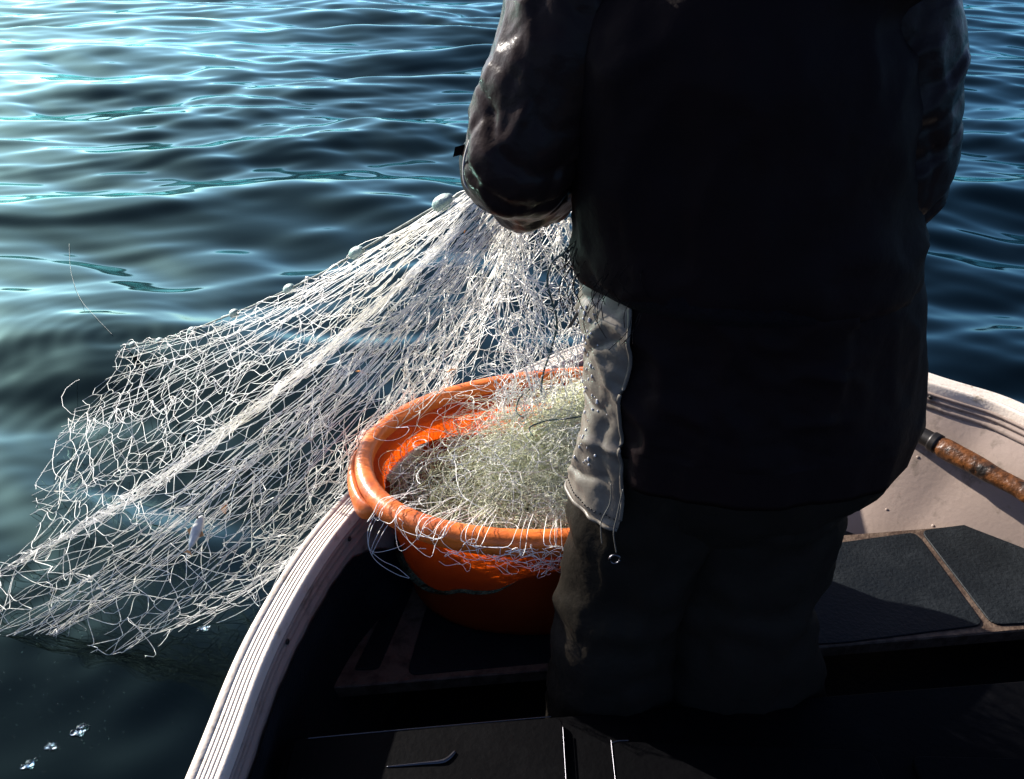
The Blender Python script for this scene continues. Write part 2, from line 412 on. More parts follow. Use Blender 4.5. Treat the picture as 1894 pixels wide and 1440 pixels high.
# ------------------------------------------------------------------ tub
TZ = .575
tl = at(655, 862, z=TZ); trr = at(1430, 765, z=TZ)
tc_ = Vector(((tl.x + trr.x) / 2, (tl.y + trr.y) / 2, 0)); ta = math.atan2(trr.y - tl.y, trr.x - tl.x)
TA = (Vector((trr.x, trr.y, 0)) - Vector((tl.x, tl.y, 0))).length / 2; TB = .335
tub = empty('plastic_tub', (tc_.x, tc_.y, SZ)); tag(tub, 'big oval orange plastic tub full of netting, in front of the standing man', 'tub')
def tub_pt(a_, off, z, sx=1., e=2.15):
    c, s = math.cos(a_), math.sin(a_)
    x = (TA * sx - off) * math.copysign(abs(c) ** (2 / e), c); y = (TB * sx - off) * math.copysign(abs(s) ** (2 / e), s)
    return (tc_.x + x * math.cos(ta) - y * math.sin(ta), tc_.y + x * math.sin(ta) + y * math.cos(ta), z)
def tub_loft(name, prof, m, capped=False, n=128):
    V = [tub_pt(2 * math.pi * i / n, o_, z) for (o_, z) in prof for i in range(n)]
    fs = [tuple(f) for f in grid_faces(len(prof), n)]
    if capped: fs.append(tuple(range((len(prof) - 1) * n, len(prof) * n)))
    return mesh(name, V, fs, m, tub)
wall = []
for i in range(15):
    w = i / 14; wall.append((.030 + .075 * w ** .8, TZ - .012 - (TZ - .012 - SZ - .035) * w))
wall += [(.112, SZ + .018), (.13, SZ + .009), (.16, SZ + .007)]
tub_loft('wall', wall, M['tub'], True)
rimp = []
for i in range(15):
    a_ = R(195) - R(225) * i / 14
    rimp.append((.022 - .0 + -.0225 * math.cos(R(180) - a_) if False else .021 + .021 * -math.cos(a_) * -1 * -1, TZ - .016 + .016 * math.sin(a_)))
rimp = [(.038, TZ - .03), (.040, TZ - .012), (.037, TZ - .003), (.030, TZ), (.018, TZ + .001), (.008, TZ - .002), (.002, TZ - .009), (0, TZ - .018),
        (.002, TZ - .032), (.005, TZ - .044), (.010, TZ - .050), (.013, TZ - .046), (.012, TZ - .03), (.030, TZ - .022)]
tub_loft('rim', rimp, M['rim'])
# lug handle under the rim at the left end
def lug(ac, nm):
    V = []; n = 22
    pr = [(-.004, -.02), (-.013, -.026), (-.018, -.045), (-.014, -.072), (-.004, -.078), (.008, -.07), (.012, -.045)]
    for i in range(n):
        f = i / (n - 1) * 2 - 1; a_ = ac + f * .36; k2 = max(1 - f ** 6, .05)
        for o_, dz in pr: V.append(tub_pt(a_, .012 + (o_ - .012) * k2, TZ - .03 + (dz + .03) * k2))
    fs = [tuple(q) for q in grid_faces(n, len(pr))]
    mesh(nm, V, fs, M['rim'], tub)
lug(math.pi, 'handle'); lug(0, 'handle')

# ------------------------------------------------------------------ net
net = empty('fishing_net', (-.3, 1.9, 0))
tag(net, 'pale nylon gill net hauled by the man and heaped in the orange tub', 'fishing net')
def curve_segments(A, B, bulge, k=6):
    """A,B: n x 3; bulge n x 3 offset at the middle"""
    s = np.linspace(0, 1, k)[None, :, None]
    return A[:, None] * (1 - s) + B[:, None] * s + bulge[:, None] * (4 * s * (1 - s))
def webbing(name, top, bot, NT, NS, seed, sag=.08, slack=.5, rad=.0008, jit=.018, warp=1., m=None, belly=0.0, parent=net, kmax=6, spow=1.0, edge=0.):
    rg = np.random.default_rng(seed)
    top = catmull(top, 200); bot = catmull(bot, 200)
    j = np.arange(NT + 1); i = np.arange(NS + 1)
    I, J = np.meshgrid(i, j, indexing='ij')
    s = (I / NS) ** spow; t = (J + .5 * (I % 2)) / (NT + .5)
    ph = rg.uniform(0, 6.28, 4)
    t2 = t + warp * (.021 * np.sin(2 * math.pi * 5 * t + ph[0] + 1.5 * s) + .011 * np.sin(2 * math.pi * 11 * t + ph[1] - 1.8 * s) + .006 * np.sin(2 * math.pi * 19 * t + ph[2] + 3 * s))
    t2 += rg.normal(0, .0035, t.shape) * warp
    t2 = np.clip(t2, 0, 1)
    T3 = np.stack([np.interp(t2, np.linspace(0, 1, 200), top[:, c]) for c in range(3)], -1)
    B3 = np.stack([np.interp(t2, np.linspace(0, 1, 200), bot[:, c]) for c in range(3)], -1)
    s2 = np.clip(s + rg.normal(0, .35 / NS, s.shape) * (s > 0) * (s < 1), 0, 1)[..., None]
    P = T3 * (1 - s2) + B3 * s2
    sagv = sag * 4 * s2[..., 0] * (1 - s2[..., 0])
    e0_ = np.exp(-(t2 / .10) ** 2) * edge
    P[..., 2] -= sagv * ((1 + .5 * np.sin(9 * t2 + ph[3])) * (1 - e0_) + EDGE_SAG / max(sag, .001) * e0_)
    env = np.sin(math.pi * np.clip(s2[..., 0], 0, 1)) ** .5
    P += rg.normal(0, jit, P.shape) * env[..., None] * np.array([1, 1, 1.])
    P[..., 2] += belly * np.sin(math.pi * t2) * env
    Ls = []
    for col in range(NT + 1):
        par = np.arange(NS + 1) % 2
        Ls.append(P[np.arange(NS + 1), col])
        if col > 0: Ls.append(P[np.arange(NS + 1), col - par])
    Ls = np.array(Ls); n = len(Ls)                                    # continuous twines through the knots
    k = kmax; f = np.linspace(0, 1, k + 1)[:-1][None, None, :, None]
    p1 = Ls[:, :-1]; p2 = Ls[:, 1:]; p0_ = np.concatenate([Ls[:, :1], Ls[:, :-2]], 1); p3 = np.concatenate([Ls[:, 2:], Ls[:, -1:]], 1)
    tn = .22
    m1 = tn * (p2 - p0_); m2 = tn * (p3 - p1)
    p1, p2, m1, m2 = [q[:, :, None] for q in (p1, p2, m1, m2)]
    C = (2 * f ** 3 - 3 * f ** 2 + 1) * p1 + (f ** 3 - 2 * f ** 2 + f) * m1 * 2 + (-2 * f ** 3 + 3 * f ** 2) * p2 + (f ** 3 - f ** 2) * m2 * 2
    L = np.linalg.norm(Ls[:, 1:] - Ls[:, :-1], axis=-1)[..., None, None]
    zone = .5 + .5 * np.sin(np.linspace(0, 1, n)[:, None] * 17 + ph[0] + np.linspace(0, 1, NS)[None] * 5)[..., None, None]
    amt = (rg.random((n, NS, 1, 1)) ** 2.0) * slack * (.25 + .75 * zone)
    bul = rg.normal(0, 1, (n, NS, 1, 3)); bul[..., 2] -= .9; bul /= np.linalg.norm(bul, axis=-1, keepdims=True)
    C = C + bul * L * amt * (4 * f * (1 - f))
    C = C.reshape(n, NS * k, 3); C = np.concatenate([C, Ls[:, -1:]], 1)
    C[..., 2] = np.maximum(C[..., 2], -.02)
    V, Fq = tubes(C, rad, 3)
    o = mesh(name, V, Fq, m or M['net'], parent); o['kind'] = 'stuff'
    return P
YH = 1.72
topH = [tuple(at(866, 352, y=YH + .02)), tuple(at(885, 368, y=YH)), tuple(at(915, 385, y=YH)), tuple(at(950, 398, y=YH + .02)), tuple(at(990, 405, y=YH + .04))]
botW = [tuple(p) for p in BW]
# hauling line with floats
FL = [(866, 352), (820, 374), (740, 420), (660, 467), (600, 502), (535, 534), (484, 558), (433, 579), (390, 596), (355, 611), (325, 622), (295, 630), (245, 637), (212, 638)]
Pa = Vector(topH[0]); Pb = Vector(botW[0])
def fl_pt(px, py):
    # lies in the vertical plane through both ends of the head line
    nrm = (Pb - Pa).cross(Vector((0, 0, 1))).normalized()
    d = at(px, py, y=1.0) - CAM; t = (Pa - CAM).dot(nrm) / d.dot(nrm)
    p = CAM + d * t; p.z = max(p.z, .0); return p
FP = [fl_pt(*p) for p in FL]
mid = len(FP) // 2; fq = [(p - Pa).xy.length / (Pb - Pa).xy.length for p in FP]
EDGE_SAG = max((Pa.z + (Pb.z - Pa.z) * f - p.z) for f, p in zip(fq, FP)) * 1.02
print('EDGE', EDGE_SAG, [round(p.z, 2) for p in FP])
webbing('webbing', topH, botW, 40, 34, 1, sag=.075, slack=.38, jit=.006, rad=.00085, kmax=7, edge=1.)
webbing('webbing', topH, botW, 12, 22, 2, sag=.095, slack=1.0, jit=.014, rad=.0008, belly=-.03, kmax=7, edge=1.)
def taut(name, top, bot, n, seed, sag, rad):
    rg = np.random.default_rng(seed); tp = catmull(top, 300); bt = catmull(bot, 300); Ps = []
    cen = [.03, .16, .27, .40, .47, .52, .60, .72, .86]
    for q in range(n):
        t = rg.random() if rg.random() < .45 else np.clip(rg.choice(cen) + rg.normal(0, .014), 0, 1)
        t1 = np.clip(t + rg.normal(0, .03), 0, 1); s1 = rg.uniform(.55, 1.0) if rg.random() < .5 else 1.0
        s0 = rg.uniform(0, .25) if rg.random() < .4 else 0
        f = np.linspace(s0, s1, 22)[:, None]; A = tp[int(t1 * 299)]; B = bt[int(t * 299)]
        P = A * (1 - f) + B * f
        P[:, 2] -= (4 * f * (1 - f))[:, 0] * sag * 1.0 * (1 + .4 * math.sin(9 * t + seed))
        w = rg.normal(0, .0045, (22, 3)); w[1:-1] = (w[:-2] + w[1:-1] + w[2:]) / 1.7
        Ps.append(P + w)
    P = np.array(Ps); P[..., 2] = np.maximum(P[..., 2], -.02)
    V, Fq = tubes(P, rad, 3); o = mesh(name, V, Fq, M['net'], net); o['kind'] = 'stuff'
taut('taut_strands', topH, botW, 70, 3, .08, .00075)
# slack inner layer between the main sheet and the tub
bot_in = [tuple(at(330, 1010, z=.25)), tuple(at(420, 1080, z=.12)), tuple(at(545, 1000, z=.1)), tuple(at(640, 880, z=.15)), tuple(at(740, 790, z=.1)), tuple(at(850, 700, z=.15))]
top_in = [tuple(at(880, 372, y=YH + .03)), tuple(at(950, 395, y=YH + .04)), tuple(at(1040, 400, y=YH + .06))]
webbing('webbing', top_in, bot_in, 11, 13, 3, sag=.02, slack=1.1, jit=.02, rad=.0009, kmax=8)
# falling into the tub
t_top = [tuple(at(935, 400, y=1.74)), tuple(at(1000, 405, y=1.72)), tuple(at(1075, 400, y=1.70))]
t_bot = [tuple(at(925, 770, z=.58)), tuple(at(990, 780, z=.60)), tuple(at(1075, 760, z=.60))]
for q in range(3):
    webbing('hanging_webbing', t_top, t_bot, 11, 10, 20 + q, sag=0, slack=1.2, jit=.022, rad=.0009, warp=2.2, kmax=9)
# heap in the tub
def heap_z(x, y):
    return .50 + .115 * np.exp(-(((x - tc_.x - .10) / .30) ** 2 + ((y - tc_.y - .03) / .22) ** 2))
def arcs(name, n, cx, cy, sx, sy, rlo, rhi, tilt, m, zlo, zhi, seed, rad=.0007, k=9, zf=heap_z, clip=None):
    rg = np.random.default_rng(seed)
    X = rg.normal(cx, sx, n); Y = rg.normal(cy, sy, n)
    # keep inside the tub
    lx = (X - tc_.x) * math.cos(ta) + (Y - tc_.y) * math.sin(ta); ly = -(X - tc_.x) * math.sin(ta) + (Y - tc_.y) * math.cos(ta)
    ok = (lx / (TA - .06)) ** 2 + (ly / (TB - .06)) ** 2 < 1
    X, Y = X[ok], Y[ok]; n = len(X)
    Z = zf(X, Y) + rg.uniform(zlo, zhi, n)
    r = rg.uniform(rlo, rhi, n); a0 = rg.uniform(0, 6.28, n); da = rg.uniform(1.2, 4.5, n)
    nx = rg.normal(0, tilt, n); ny = rg.normal(0, tilt, n); nz = np.ones(n)
    N_ = np.stack([nx, ny, nz], 1); N_ /= np.linalg.norm(N_, axis=1, keepdims=True)
    U = np.cross(N_, np.array([1., 0, 0])); U /= np.linalg.norm(U, axis=1, keepdims=True); W_ = np.cross(N_, U)
    s = np.linspace(0, 1, k)[None]
    an = a0[:, None] + da[:, None] * s
    rr = r[:, None] * (1 + .25 * np.sin(an * 2.3 + a0[:, None]))
    P = np.stack([X, Y, Z], 1)[:, None] + rr[..., None] * (np.cos(an)[..., None] * U[:, None] + np.sin(an)[..., None] * W_[:, None])
    P -= (rr[:, :1, None] * (np.cos(an[:, :1])[..., None] * U[:, None] + np.sin(an[:, :1])[..., None] * W_[:, None])) * .5
    # stay within the walls
    lx = (P[..., 0] - tc_.x) * math.cos(ta) + (P[..., 1] - tc_.y) * math.sin(ta); ly = -(P[..., 0] - tc_.x) * math.sin(ta) + (P[..., 1] - tc_.y) * math.cos(ta)
    rho = np.sqrt((lx / (TA - .052)) ** 2 + (ly / (TB - .052)) ** 2); sc_ = np.where(rho > 1, 1 / rho, 1)
    lx *= sc_; ly *= sc_
    P[..., 0] = tc_.x + lx * math.cos(ta) - ly * math.sin(ta); P[..., 1] = tc_.y + lx * math.sin(ta) + ly * math.cos(ta)
    V, Fq = tubes(P, rad, 3)
    o = mesh(name, V, Fq, m, net); o['kind'] = 'stuff'
    return o
def curls(name, n, cx, cy, sx, sy, m, zlo, zhi, seed, rad=.0006, k=26, step=.011, curl=.42, zf=heap_z):
    rg = np.random.default_rng(seed)
    x = rg.normal(cx, sx, n); y = rg.normal(cy, sy, n)
    az = rg.uniform(0, 6.28, n); el = rg.normal(0, .35, n); kz = rg.normal(0, curl, n); h = rg.uniform(zlo, zhi, n); P = []
    for q in range(k):
        lx = (x - tc_.x) * math.cos(ta) + (y - tc_.y) * math.sin(ta); ly = -(x - tc_.x) * math.sin(ta) + (y - tc_.y) * math.cos(ta)
        lim = .045 + .075 * np.clip((.563 - (zf(x, y) + h)) / .328, 0, 1) ** .8; rho = np.sqrt((lx / (TA - lim)) ** 2 + (ly / (TB - lim)) ** 2); c_ = np.where(rho > 1, 1 / rho, 1)
        x = tc_.x + (lx * math.cos(ta) - ly * math.sin(ta)) * c_ + tc_.x * 0; y = tc_.y + (lx * math.sin(ta) + ly * math.cos(ta)) * c_
        P.append(np.stack([x, y, zf(x, y) + h], 1))
        x = x + step * np.cos(az) * np.cos(el); y = y + step * np.sin(az) * np.cos(el); h = h + step * np.sin(el) * .8
        az = az + kz; kz = np.clip(kz + rg.normal(0, .10, n), -.7, .7); el = el * .9 + rg.normal(0, .22, n)
        h = np.clip(h, -.12, zhi + .02)
    P = np.stack(P, 1)
    V, Fq = tubes(P, rad, 3); o = mesh(name, V, Fq, m, net); o['kind'] = 'stuff'
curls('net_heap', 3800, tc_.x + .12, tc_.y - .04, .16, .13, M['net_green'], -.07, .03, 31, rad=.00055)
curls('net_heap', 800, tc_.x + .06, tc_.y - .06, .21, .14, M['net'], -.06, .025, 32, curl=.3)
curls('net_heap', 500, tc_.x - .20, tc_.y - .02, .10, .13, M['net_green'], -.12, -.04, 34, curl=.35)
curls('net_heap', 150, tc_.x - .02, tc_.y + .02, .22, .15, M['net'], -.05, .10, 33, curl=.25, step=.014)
# packed netting under the loose twine
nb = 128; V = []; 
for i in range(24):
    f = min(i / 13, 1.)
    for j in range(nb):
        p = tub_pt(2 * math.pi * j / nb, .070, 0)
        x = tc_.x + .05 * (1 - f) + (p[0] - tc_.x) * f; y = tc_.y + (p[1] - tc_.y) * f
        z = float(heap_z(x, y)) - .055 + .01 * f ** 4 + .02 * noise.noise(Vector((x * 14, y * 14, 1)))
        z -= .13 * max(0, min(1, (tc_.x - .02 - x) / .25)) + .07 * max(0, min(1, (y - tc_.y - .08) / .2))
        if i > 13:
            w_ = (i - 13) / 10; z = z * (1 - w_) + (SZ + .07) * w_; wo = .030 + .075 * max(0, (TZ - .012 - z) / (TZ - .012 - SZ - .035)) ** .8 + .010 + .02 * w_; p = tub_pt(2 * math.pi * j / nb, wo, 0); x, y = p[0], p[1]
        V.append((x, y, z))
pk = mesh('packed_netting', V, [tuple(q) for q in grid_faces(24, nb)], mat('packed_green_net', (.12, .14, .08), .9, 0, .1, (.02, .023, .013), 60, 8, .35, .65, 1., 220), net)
# loops over the front rim
def rim_loops():
    rg = np.random.default_rng(44); Ps = []
    for q in range(26):
        a_ = R(296) - (rg.random() ** 1.2) * R(92); w = (rg.uniform(.08, .38) if rg.random() < .6 else rg.uniform(.02, .08)) * rg.choice((-1, 1))
        drop = rg.uniform(.0, .075) * rg.random()
        p0_ = np.array(tub_pt(a_, rg.uniform(.06, .12), TZ - .0)); p3 = np.array(tub_pt(a_ + w, rg.uniform(.05, .12), TZ - .015))
        u1, u2 = rg.uniform(-.25, .45, 2)
        p1_ = np.array(tub_pt(a_ + w * u1, .012, TZ + rg.uniform(.003, .02))); p2_ = np.array(tub_pt(a_ + w * (1 - u2), .012, TZ + rg.uniform(.003, .02)))
        pa_ = np.array(tub_pt(a_ + w * (u1 + .1), -.008 - rg.random() * .01, TZ - .5 * drop)); pm_ = np.array(tub_pt(a_ + w * rg.uniform(.35, .65), -.010 - rg.random() * .02, TZ - drop))
        pb_ = np.array(tub_pt(a_ + w * (1 - u2 - .1), -.008 - rg.random() * .01, TZ - .5 * drop))
        Ps.append(catmull([p0_, p1_, pa_, pm_, pb_, p2_, p3], 26))
    V, Fq = tubes(np.array(Ps), .0006, 3)
    o = mesh('rim_loops', V, Fq, M['net'], net); o['kind'] = 'stuff'
rim_loops()
def outer_tangle():
    rg = np.random.default_rng(77); Ps = []
    for q in range(85):
        a_ = R(290) - (rg.random() ** 1.5) * R(70); z = TZ - .012 - rg.random() * .045; da = rg.normal(0, .012); dz = rg.normal(0, .004); P = []
        for k in range(18):
            lo = max(0., (TZ - .05 - z)) * .35
            P.append(tub_pt(a_, -.003 - .006 * rg.random() + lo, z)); a_ += da; z += dz
            da = .9 * da + rg.normal(0, .0065); dz = .85 * dz + rg.normal(0, .0035) + (TZ - .045 - z) * .06
        Ps.append(catmull(P, 26))
    V, Fq = tubes(np.array(Ps), .0006, 3)
    o = mesh('rim_tangle', V, Fq, M['net'], net); o['kind'] = 'stuff'
outer_tangle()
def px_line(pts, y0, r=.0008, name='hanging_loop', m=None, n=40, z=None):
    return tube_obj(name, [tuple(at(*p, y=y0)) for p in pts], r, m or M['net'], net, n, 4, False)
yf = 1.31
for pts in ([(715, 935), (690, 970), (682, 1010), (705, 1035), (735, 1050), (775, 1078), (830, 1075), (870, 1040), (892, 990)],
            [(735, 925), (700, 985), (690, 1020), (740, 1010), (765, 985)],
            [(760, 930), (725, 960), (700, 1000), (688, 1025)],
            [(788, 925), (793, 960), (775, 1000), (772, 1040), (800, 1070)],
            [(835, 950), (852, 985), (845, 1015), (790, 1060)],
            [(745, 930), (770, 945), (768, 965), (800, 950)],
            [(880, 965), (868, 1010), (838, 1050), (800, 1080), (770, 1076)],
            [(700, 940), (680, 985), (690, 1030), (730, 1060), (775, 1074)]):
    px_line(pts, 1.47)
tube_obj('float_line', FP, .0028, M['net_rope'], net, 120, 6)
for (px, py), sz in zip(((820, 374), (660, 467), (535, 534), (433, 579), (355, 611), (295, 630), (245, 637)), (.028, .025, .023, .022, .021, .020, .019)):
    c = fl_pt(px, py); c2 = fl_pt(px - 20, py + 10); ax = (c - c2).normalized()
    bm = bmesh.new(); bmesh.ops.create_uvsphere(bm, u_segments=14, v_segments=10, radius=1)
    q = ax.to_track_quat('Z', 'Y')
    for v in bm.verts:
        z = v.co.z; v.co = c + q @ Vector((v.co.x * sz * .62, v.co.y * sz * .62, z * sz * 1.25))
    frombm('float', bm, M['float'], net)
# stray line on the water beyond the float line
def on_water(p, h): return (p.x, p.y, float(wave_height(np.array(p.x), np.array(p.y))) + h)
tube_obj('tail_line', [on_water(at(a_, b2, z=.0), .004) for a_, b2 in ((125, 440), (131, 500), (150, 560), (180, 605), (213, 637))], .0007, M['net_rope'], net, 40, 4)
# dark green lead line hanging into the tub
yl = 1.68
tube_obj('lead_line', [tuple(at(*p, y=yl)) for p in ((1070, 420), (1050, 460), (1022, 485), (1012, 520), (1022, 560), (1030, 600), (1018, 650), (1005, 690), (1000, 730))], .0022, M['lead'], net, 60, 6)
tube_obj('lead_line', [tuple(at(*p, z=.66)) for p in ((1000, 700), (985, 715), (962, 735), (955, 760), (968, 772))], .0016, M['lead'], net, 40, 6)
tube_obj('lead_line', [tuple(at(*p, z=.655)) for p in ((985, 805), (980, 790), (1010, 778), (1040, 775), (1075, 770))], .0016, M['lead'], net, 40, 6)

# ------------------------------------------------------------------ the fisherman
man = empty('person', (.385, 1.2, .05))
tag(man, 'man seen from behind in dark wet oilskin coat and trousers hauling the net', 'person')
YB = 1.20
def X(px, py, y=YB): return at(px, py, y=y)
elL = X(962, 308); elR = X(1640, 338)
shL = X(1098, -45); shR = X(1630, -35)
wrL = at(1002, 343, y=1.58); wrR = at(1330, 360, y=1.60)
# body: one skinned surface under the clothes
def body():
    V = []; E = []; Rr = []
    def add(p, r, par=None):
        V.append(tuple(p)); Rr.append(r)
        if par is not None: E.append((par, len(V) - 1))
        return len(V) - 1
    cx = .385
    pel = add((cx, YB, .92), .13); sp = add((cx, YB + .01, 1.12), .125, pel); ch = add((cx, YB, 1.38), .115, sp)
    nk = add((cx, YB + .02, 1.58), .06, ch); hd0 = add((cx, YB + .05, 1.66), .065, nk); hd1 = add((cx, YB + .065, 1.75), .092, hd0); hd2 = add((cx, YB + .055, 1.83), .075, hd1)
    nose = add((cx, YB + .165, 1.735), .013, hd1)
    for sgn, sh, el, wr in ((-1, shL, elL, wrL), (1, shR, elR, wrR)):
        s1 = add((cx + sgn * .10, YB, 1.47), .05, ch)
        s2 = add((sh.x - sgn * .02, sh.y, sh.z - .03), .05, s1); e_ = add(el, .042, s2); w_ = add(wr, .027, e_)
        f = (wr - el).normalized(); side = f.cross(Vector((0, 0, 1))).normalized(); up = side.cross(f)
        pm_ = add(wr + f * .06, .034, w_)
        for q in range(4):
            b = wr + f * .085 + side * (.027 - .018 * q); ln = (.040, .045, .042, .033)[q]
            k1 = add(b, .0105, pm_); k2 = add(b + f * ln * .7 - up * .012, .0095, k1); k3 = add(b + f * ln * .75 - up * (.012 + ln * .8), .0085, k2)
            add(b + f * ln * .2 - up * (.018 + ln), .0075, k3)
        th = add(wr + f * .035 - side * sgn * .03, .013, pm_); th2 = add(wr + f * .07 - side * sgn * .048 - up * .02, .0115, th); add(wr + f * .095 - side * sgn * .04 - up * .04, .010, th2)
    for sgn, kn, an_ in ((-1, at(1150, 960, y=YB + .03), at(1128, 1300, y=YB)), (1, at(1440, 960, y=YB + .03), at(1400, 1300, y=YB))):
        h1 = add((cx + sgn * .09, YB, .88), .09, pel); k1 = add((kn.x, YB + .03, .55), .06, h1); a1 = add((an_.x, YB, .15), .04, k1)
        add((an_.x, YB + .10, .09), .035, a1)
    me = bpy.data.meshes.new('body'); me.from_pydata(V, E, []); me.update()
    o = bpy.data.objects.new('body', me); COL.objects.link(o)
    sk = o.modifiers.new('skin', 'SKIN'); sk.use_smooth_shade = True
    for i, r in enumerate(Rr): me.skin_vertices[0].data[i].radius = (r, r)
    me.skin_vertices[0].data[0].use_root = True
    ss = o.modifiers.new('sub', 'SUBSURF'); ss.levels = 2; ss.render_levels = 2
    dg = bpy.context.evaluated_depsgraph_get(); m2 = bpy.data.meshes.new_from_object(o.evaluated_get(dg))
    bpy.data.objects.remove(o); m2.materials.clear()
    return link('body', m2, M['skin'], man)
body()
NV = lambda p, s: noise.noise(Vector(p) * s)
def folds(p, k=1.):
    """cloth relief in metres at a world position"""
    a_ = NV((p.x, p.y, p.z * .55), 9) * .013 + NV((p.x + 3, p.y, p.z * .6), 19) * .007
    r = 1 - abs(NV((p.x, p.y + 5, p.z * .8), 13)) * 2.4
    return k * (a_ + .007 * max(r, 0) ** 2 + .002 * NV(p, 55))
def loft(name, rings, m, parent, n=96, fk=1., capbot=False, captop=False, sub=6, fold=folds, smooth=True):
    """rings: (centre, rx, ry, tilt quaternion or None)"""
    keys = np.array([[*r[0], r[1], r[2]] for r in rings]); N_ = (len(rings) - 1) * sub + 1
    K = catmull(keys, N_); V = []
    qs = [r[3] if len(r) > 3 else None for r in rings]
    for i in range(N_):
        c = Vector(K[i][:3]); u = i / (N_ - 1) * (len(rings) - 1); k0 = min(int(u), len(rings) - 2); f = u - k0
        q = None
        if qs[k0] is not None: q = qs[k0].slerp(qs[k0 + 1], f)
        for j in range(n):
            a_ = 2 * math.pi * j / n; d = Vector((math.cos(a_), math.sin(a_), 0)); l = Vector((K[i][3] * d.x, K[i][4] * d.y, 0))
            if q: l = q @ l; d = q @ d
            p = c + l; p += d * fold(p, fk); V.append(p)
    fs = [tuple(f) for f in grid_faces(N_, n)]
    if capbot: fs.append(tuple(range(n))[::-1])
    if captop: fs.append(tuple(range((N_ - 1) * n, N_ * n)))
    return mesh(name, V, fs, m, parent, smooth)
def ring_px(py, pl, pr, ry, dy=0.):
    a_ = at(pl, py, y=YB); b = at(pr, py, y=YB)
    return ((a_.x + b.x) / 2, YB + dy, a_.z), (b.x - a_.x) / 2, ry
# coat skirt / long bib from waist to above the knee
skirt = [ring_px(360, 1095, 1690, .14), ring_px(450, 1090, 1698, .15), ring_px(520, 1098, 1702, .155), ring_px(600, 1096, 1702, .158), ring_px(660, 1090, 1702, .162), ring_px(725, 1082, 1702, .166), ring_px(762, 1078, 1700, .168)]
def skirt_fold(p, k): return folds(p, k * (.55 if p.x > .45 else 1.25)) - .004
sk = loft('coat_skirt', skirt, M['coat'], man, 160, 1., fold=skirt_fold, sub=10)
# raise / lower the hem: longer at the back left, rounded at the right
me = sk.data
for v in me.vertices:
    w = v.co + sk.location + man.location
    tz = (1.0 - w.z)
# hem flap continuing below the skirt with a slanting edge
hem = []; nn_ = 160
last = [v.co.copy() for v in me.vertices][-nn_:]
cxh = sum(v.x for v in last) / nn_; rxh = (max(v.x for v in last) - min(v.x for v in last)) / 2
rows = 8; Vh = []
for i in range(rows):
    f = i / (rows - 1)
    for v in last:
        xr = (v.x - cxh) / rxh
        drop = .055 * min(1, max(0, (1 + xr) / .18)) ** .8 * min(1, max(0, (1 - xr) / .32)) ** .5 + .008
        s_in = 1 - .03 * f * max(0, xr) ** 2
        Vh.append(Vector((cxh + (v.x - cxh) * s_in, YB + (v.y - YB) * (1 + .01 * f), v.z - drop * f)))
for q in range(nn_):                                              # turned up hem
    v = Vh[(rows - 1) * nn_ + q]; Vh.append(Vector((cxh + (v.x - cxh) * .985, YB + (v.y - YB) * .96, v.z + .012)))
mesh('coat_hem', Vh, [tuple(f) for f in grid_faces(rows + 1, nn_)], M['coat'], man)
# oilskin apron round the left front, paler to paint the sunlit strip
Vf = []
for i in range(120):
    f = i / 119; py = 520 + f * 385
    for j in range(33):
        g = j / 32
        a_ = R(150 + 66 * g + 1.6 * math.sin(f * 9) * g)
        c, rx, ry = ring_px(py, 1098 - 24 * f, 1702, .155 + .015 * f)
        p = Vector((c[0] + rx * math.cos(a_), YB + ry * math.sin(a_), c[2]))
        d = Vector((math.cos(a_), math.sin(a_), 0))
        cr = 1 - abs(math.sin(g * 5.2 + 2.2 * f + 1.6 * NV((p.x, p.y, p.z), 7)))
        cr2 = 1 - abs(math.sin(f * 13 + g * 4 + 2.5 * NV((p.x, p.y, p.z), 9)))
        ed = 1 - .85 * max(g * 4 - 3, 0) ** 1.5
        p += d * (skirt_fold(p, 1.) + .006 + ed * (.007 - .009 * cr ** 4 - .007 * cr2 ** 4 + .002 * NV(p, 26)))
        Vf.append(p)
mesh('lit_apron', Vf, [tuple(f) for f in grid_faces(120, 33, False)], M['lit_apron'], man)
# rolled hem and stitches of the lit apron
bot_ = [Vf[119 * 33 + j] for j in range(33)]
tube_obj('lit_apron_hem', [p + (p - Vector((.385, YB, p.z))).normalized() * .001 for p in bot_[::2]], .0035, M['lit_apron'], man, 60, 8)
bm = bmesh.new()
for j in range(1, 32):
    p = Vf[114 * 33 + j]; dn = (p - Vector((.385, YB, p.z))).normalized()
    bmesh.ops.create_cube(bm, size=.0022, matrix=__import__('mathutils').Matrix.Translation(p + dn * .0005))
frombm('stitching', bm, M['iron'], man)
tube_obj('lit_apron_seam', [Vf[i_ * 33 + 32] for i_ in range(0, 120, 6)], .003, M['lit_apron'], man, 80, 8)
# water drops standing on the apron
dm = mat('water_drop', (.5, .5, .5), .05, 0, 1.)
bm = bmesh.new(); rd = random.Random(3)
from mathutils import Matrix
for q in range(70):
    v = Vf[rd.randrange(10, 95) * 33 + int(min(max(rd.gauss(20, 4), 6), 31))]
    rr = rd.uniform(.0008, .0024)
    bmesh.ops.create_icosphere(bm, subdivisions=1, radius=rr, matrix=Matrix.Translation(v + Vector((-.0003, -.0006, 0))) @ Matrix.Scale(rd.uniform(1, 2.2), 4, (0, 0, 1)))
wd = frombm('water_drops', bm, dm, man); wd['kind'] = 'stuff'
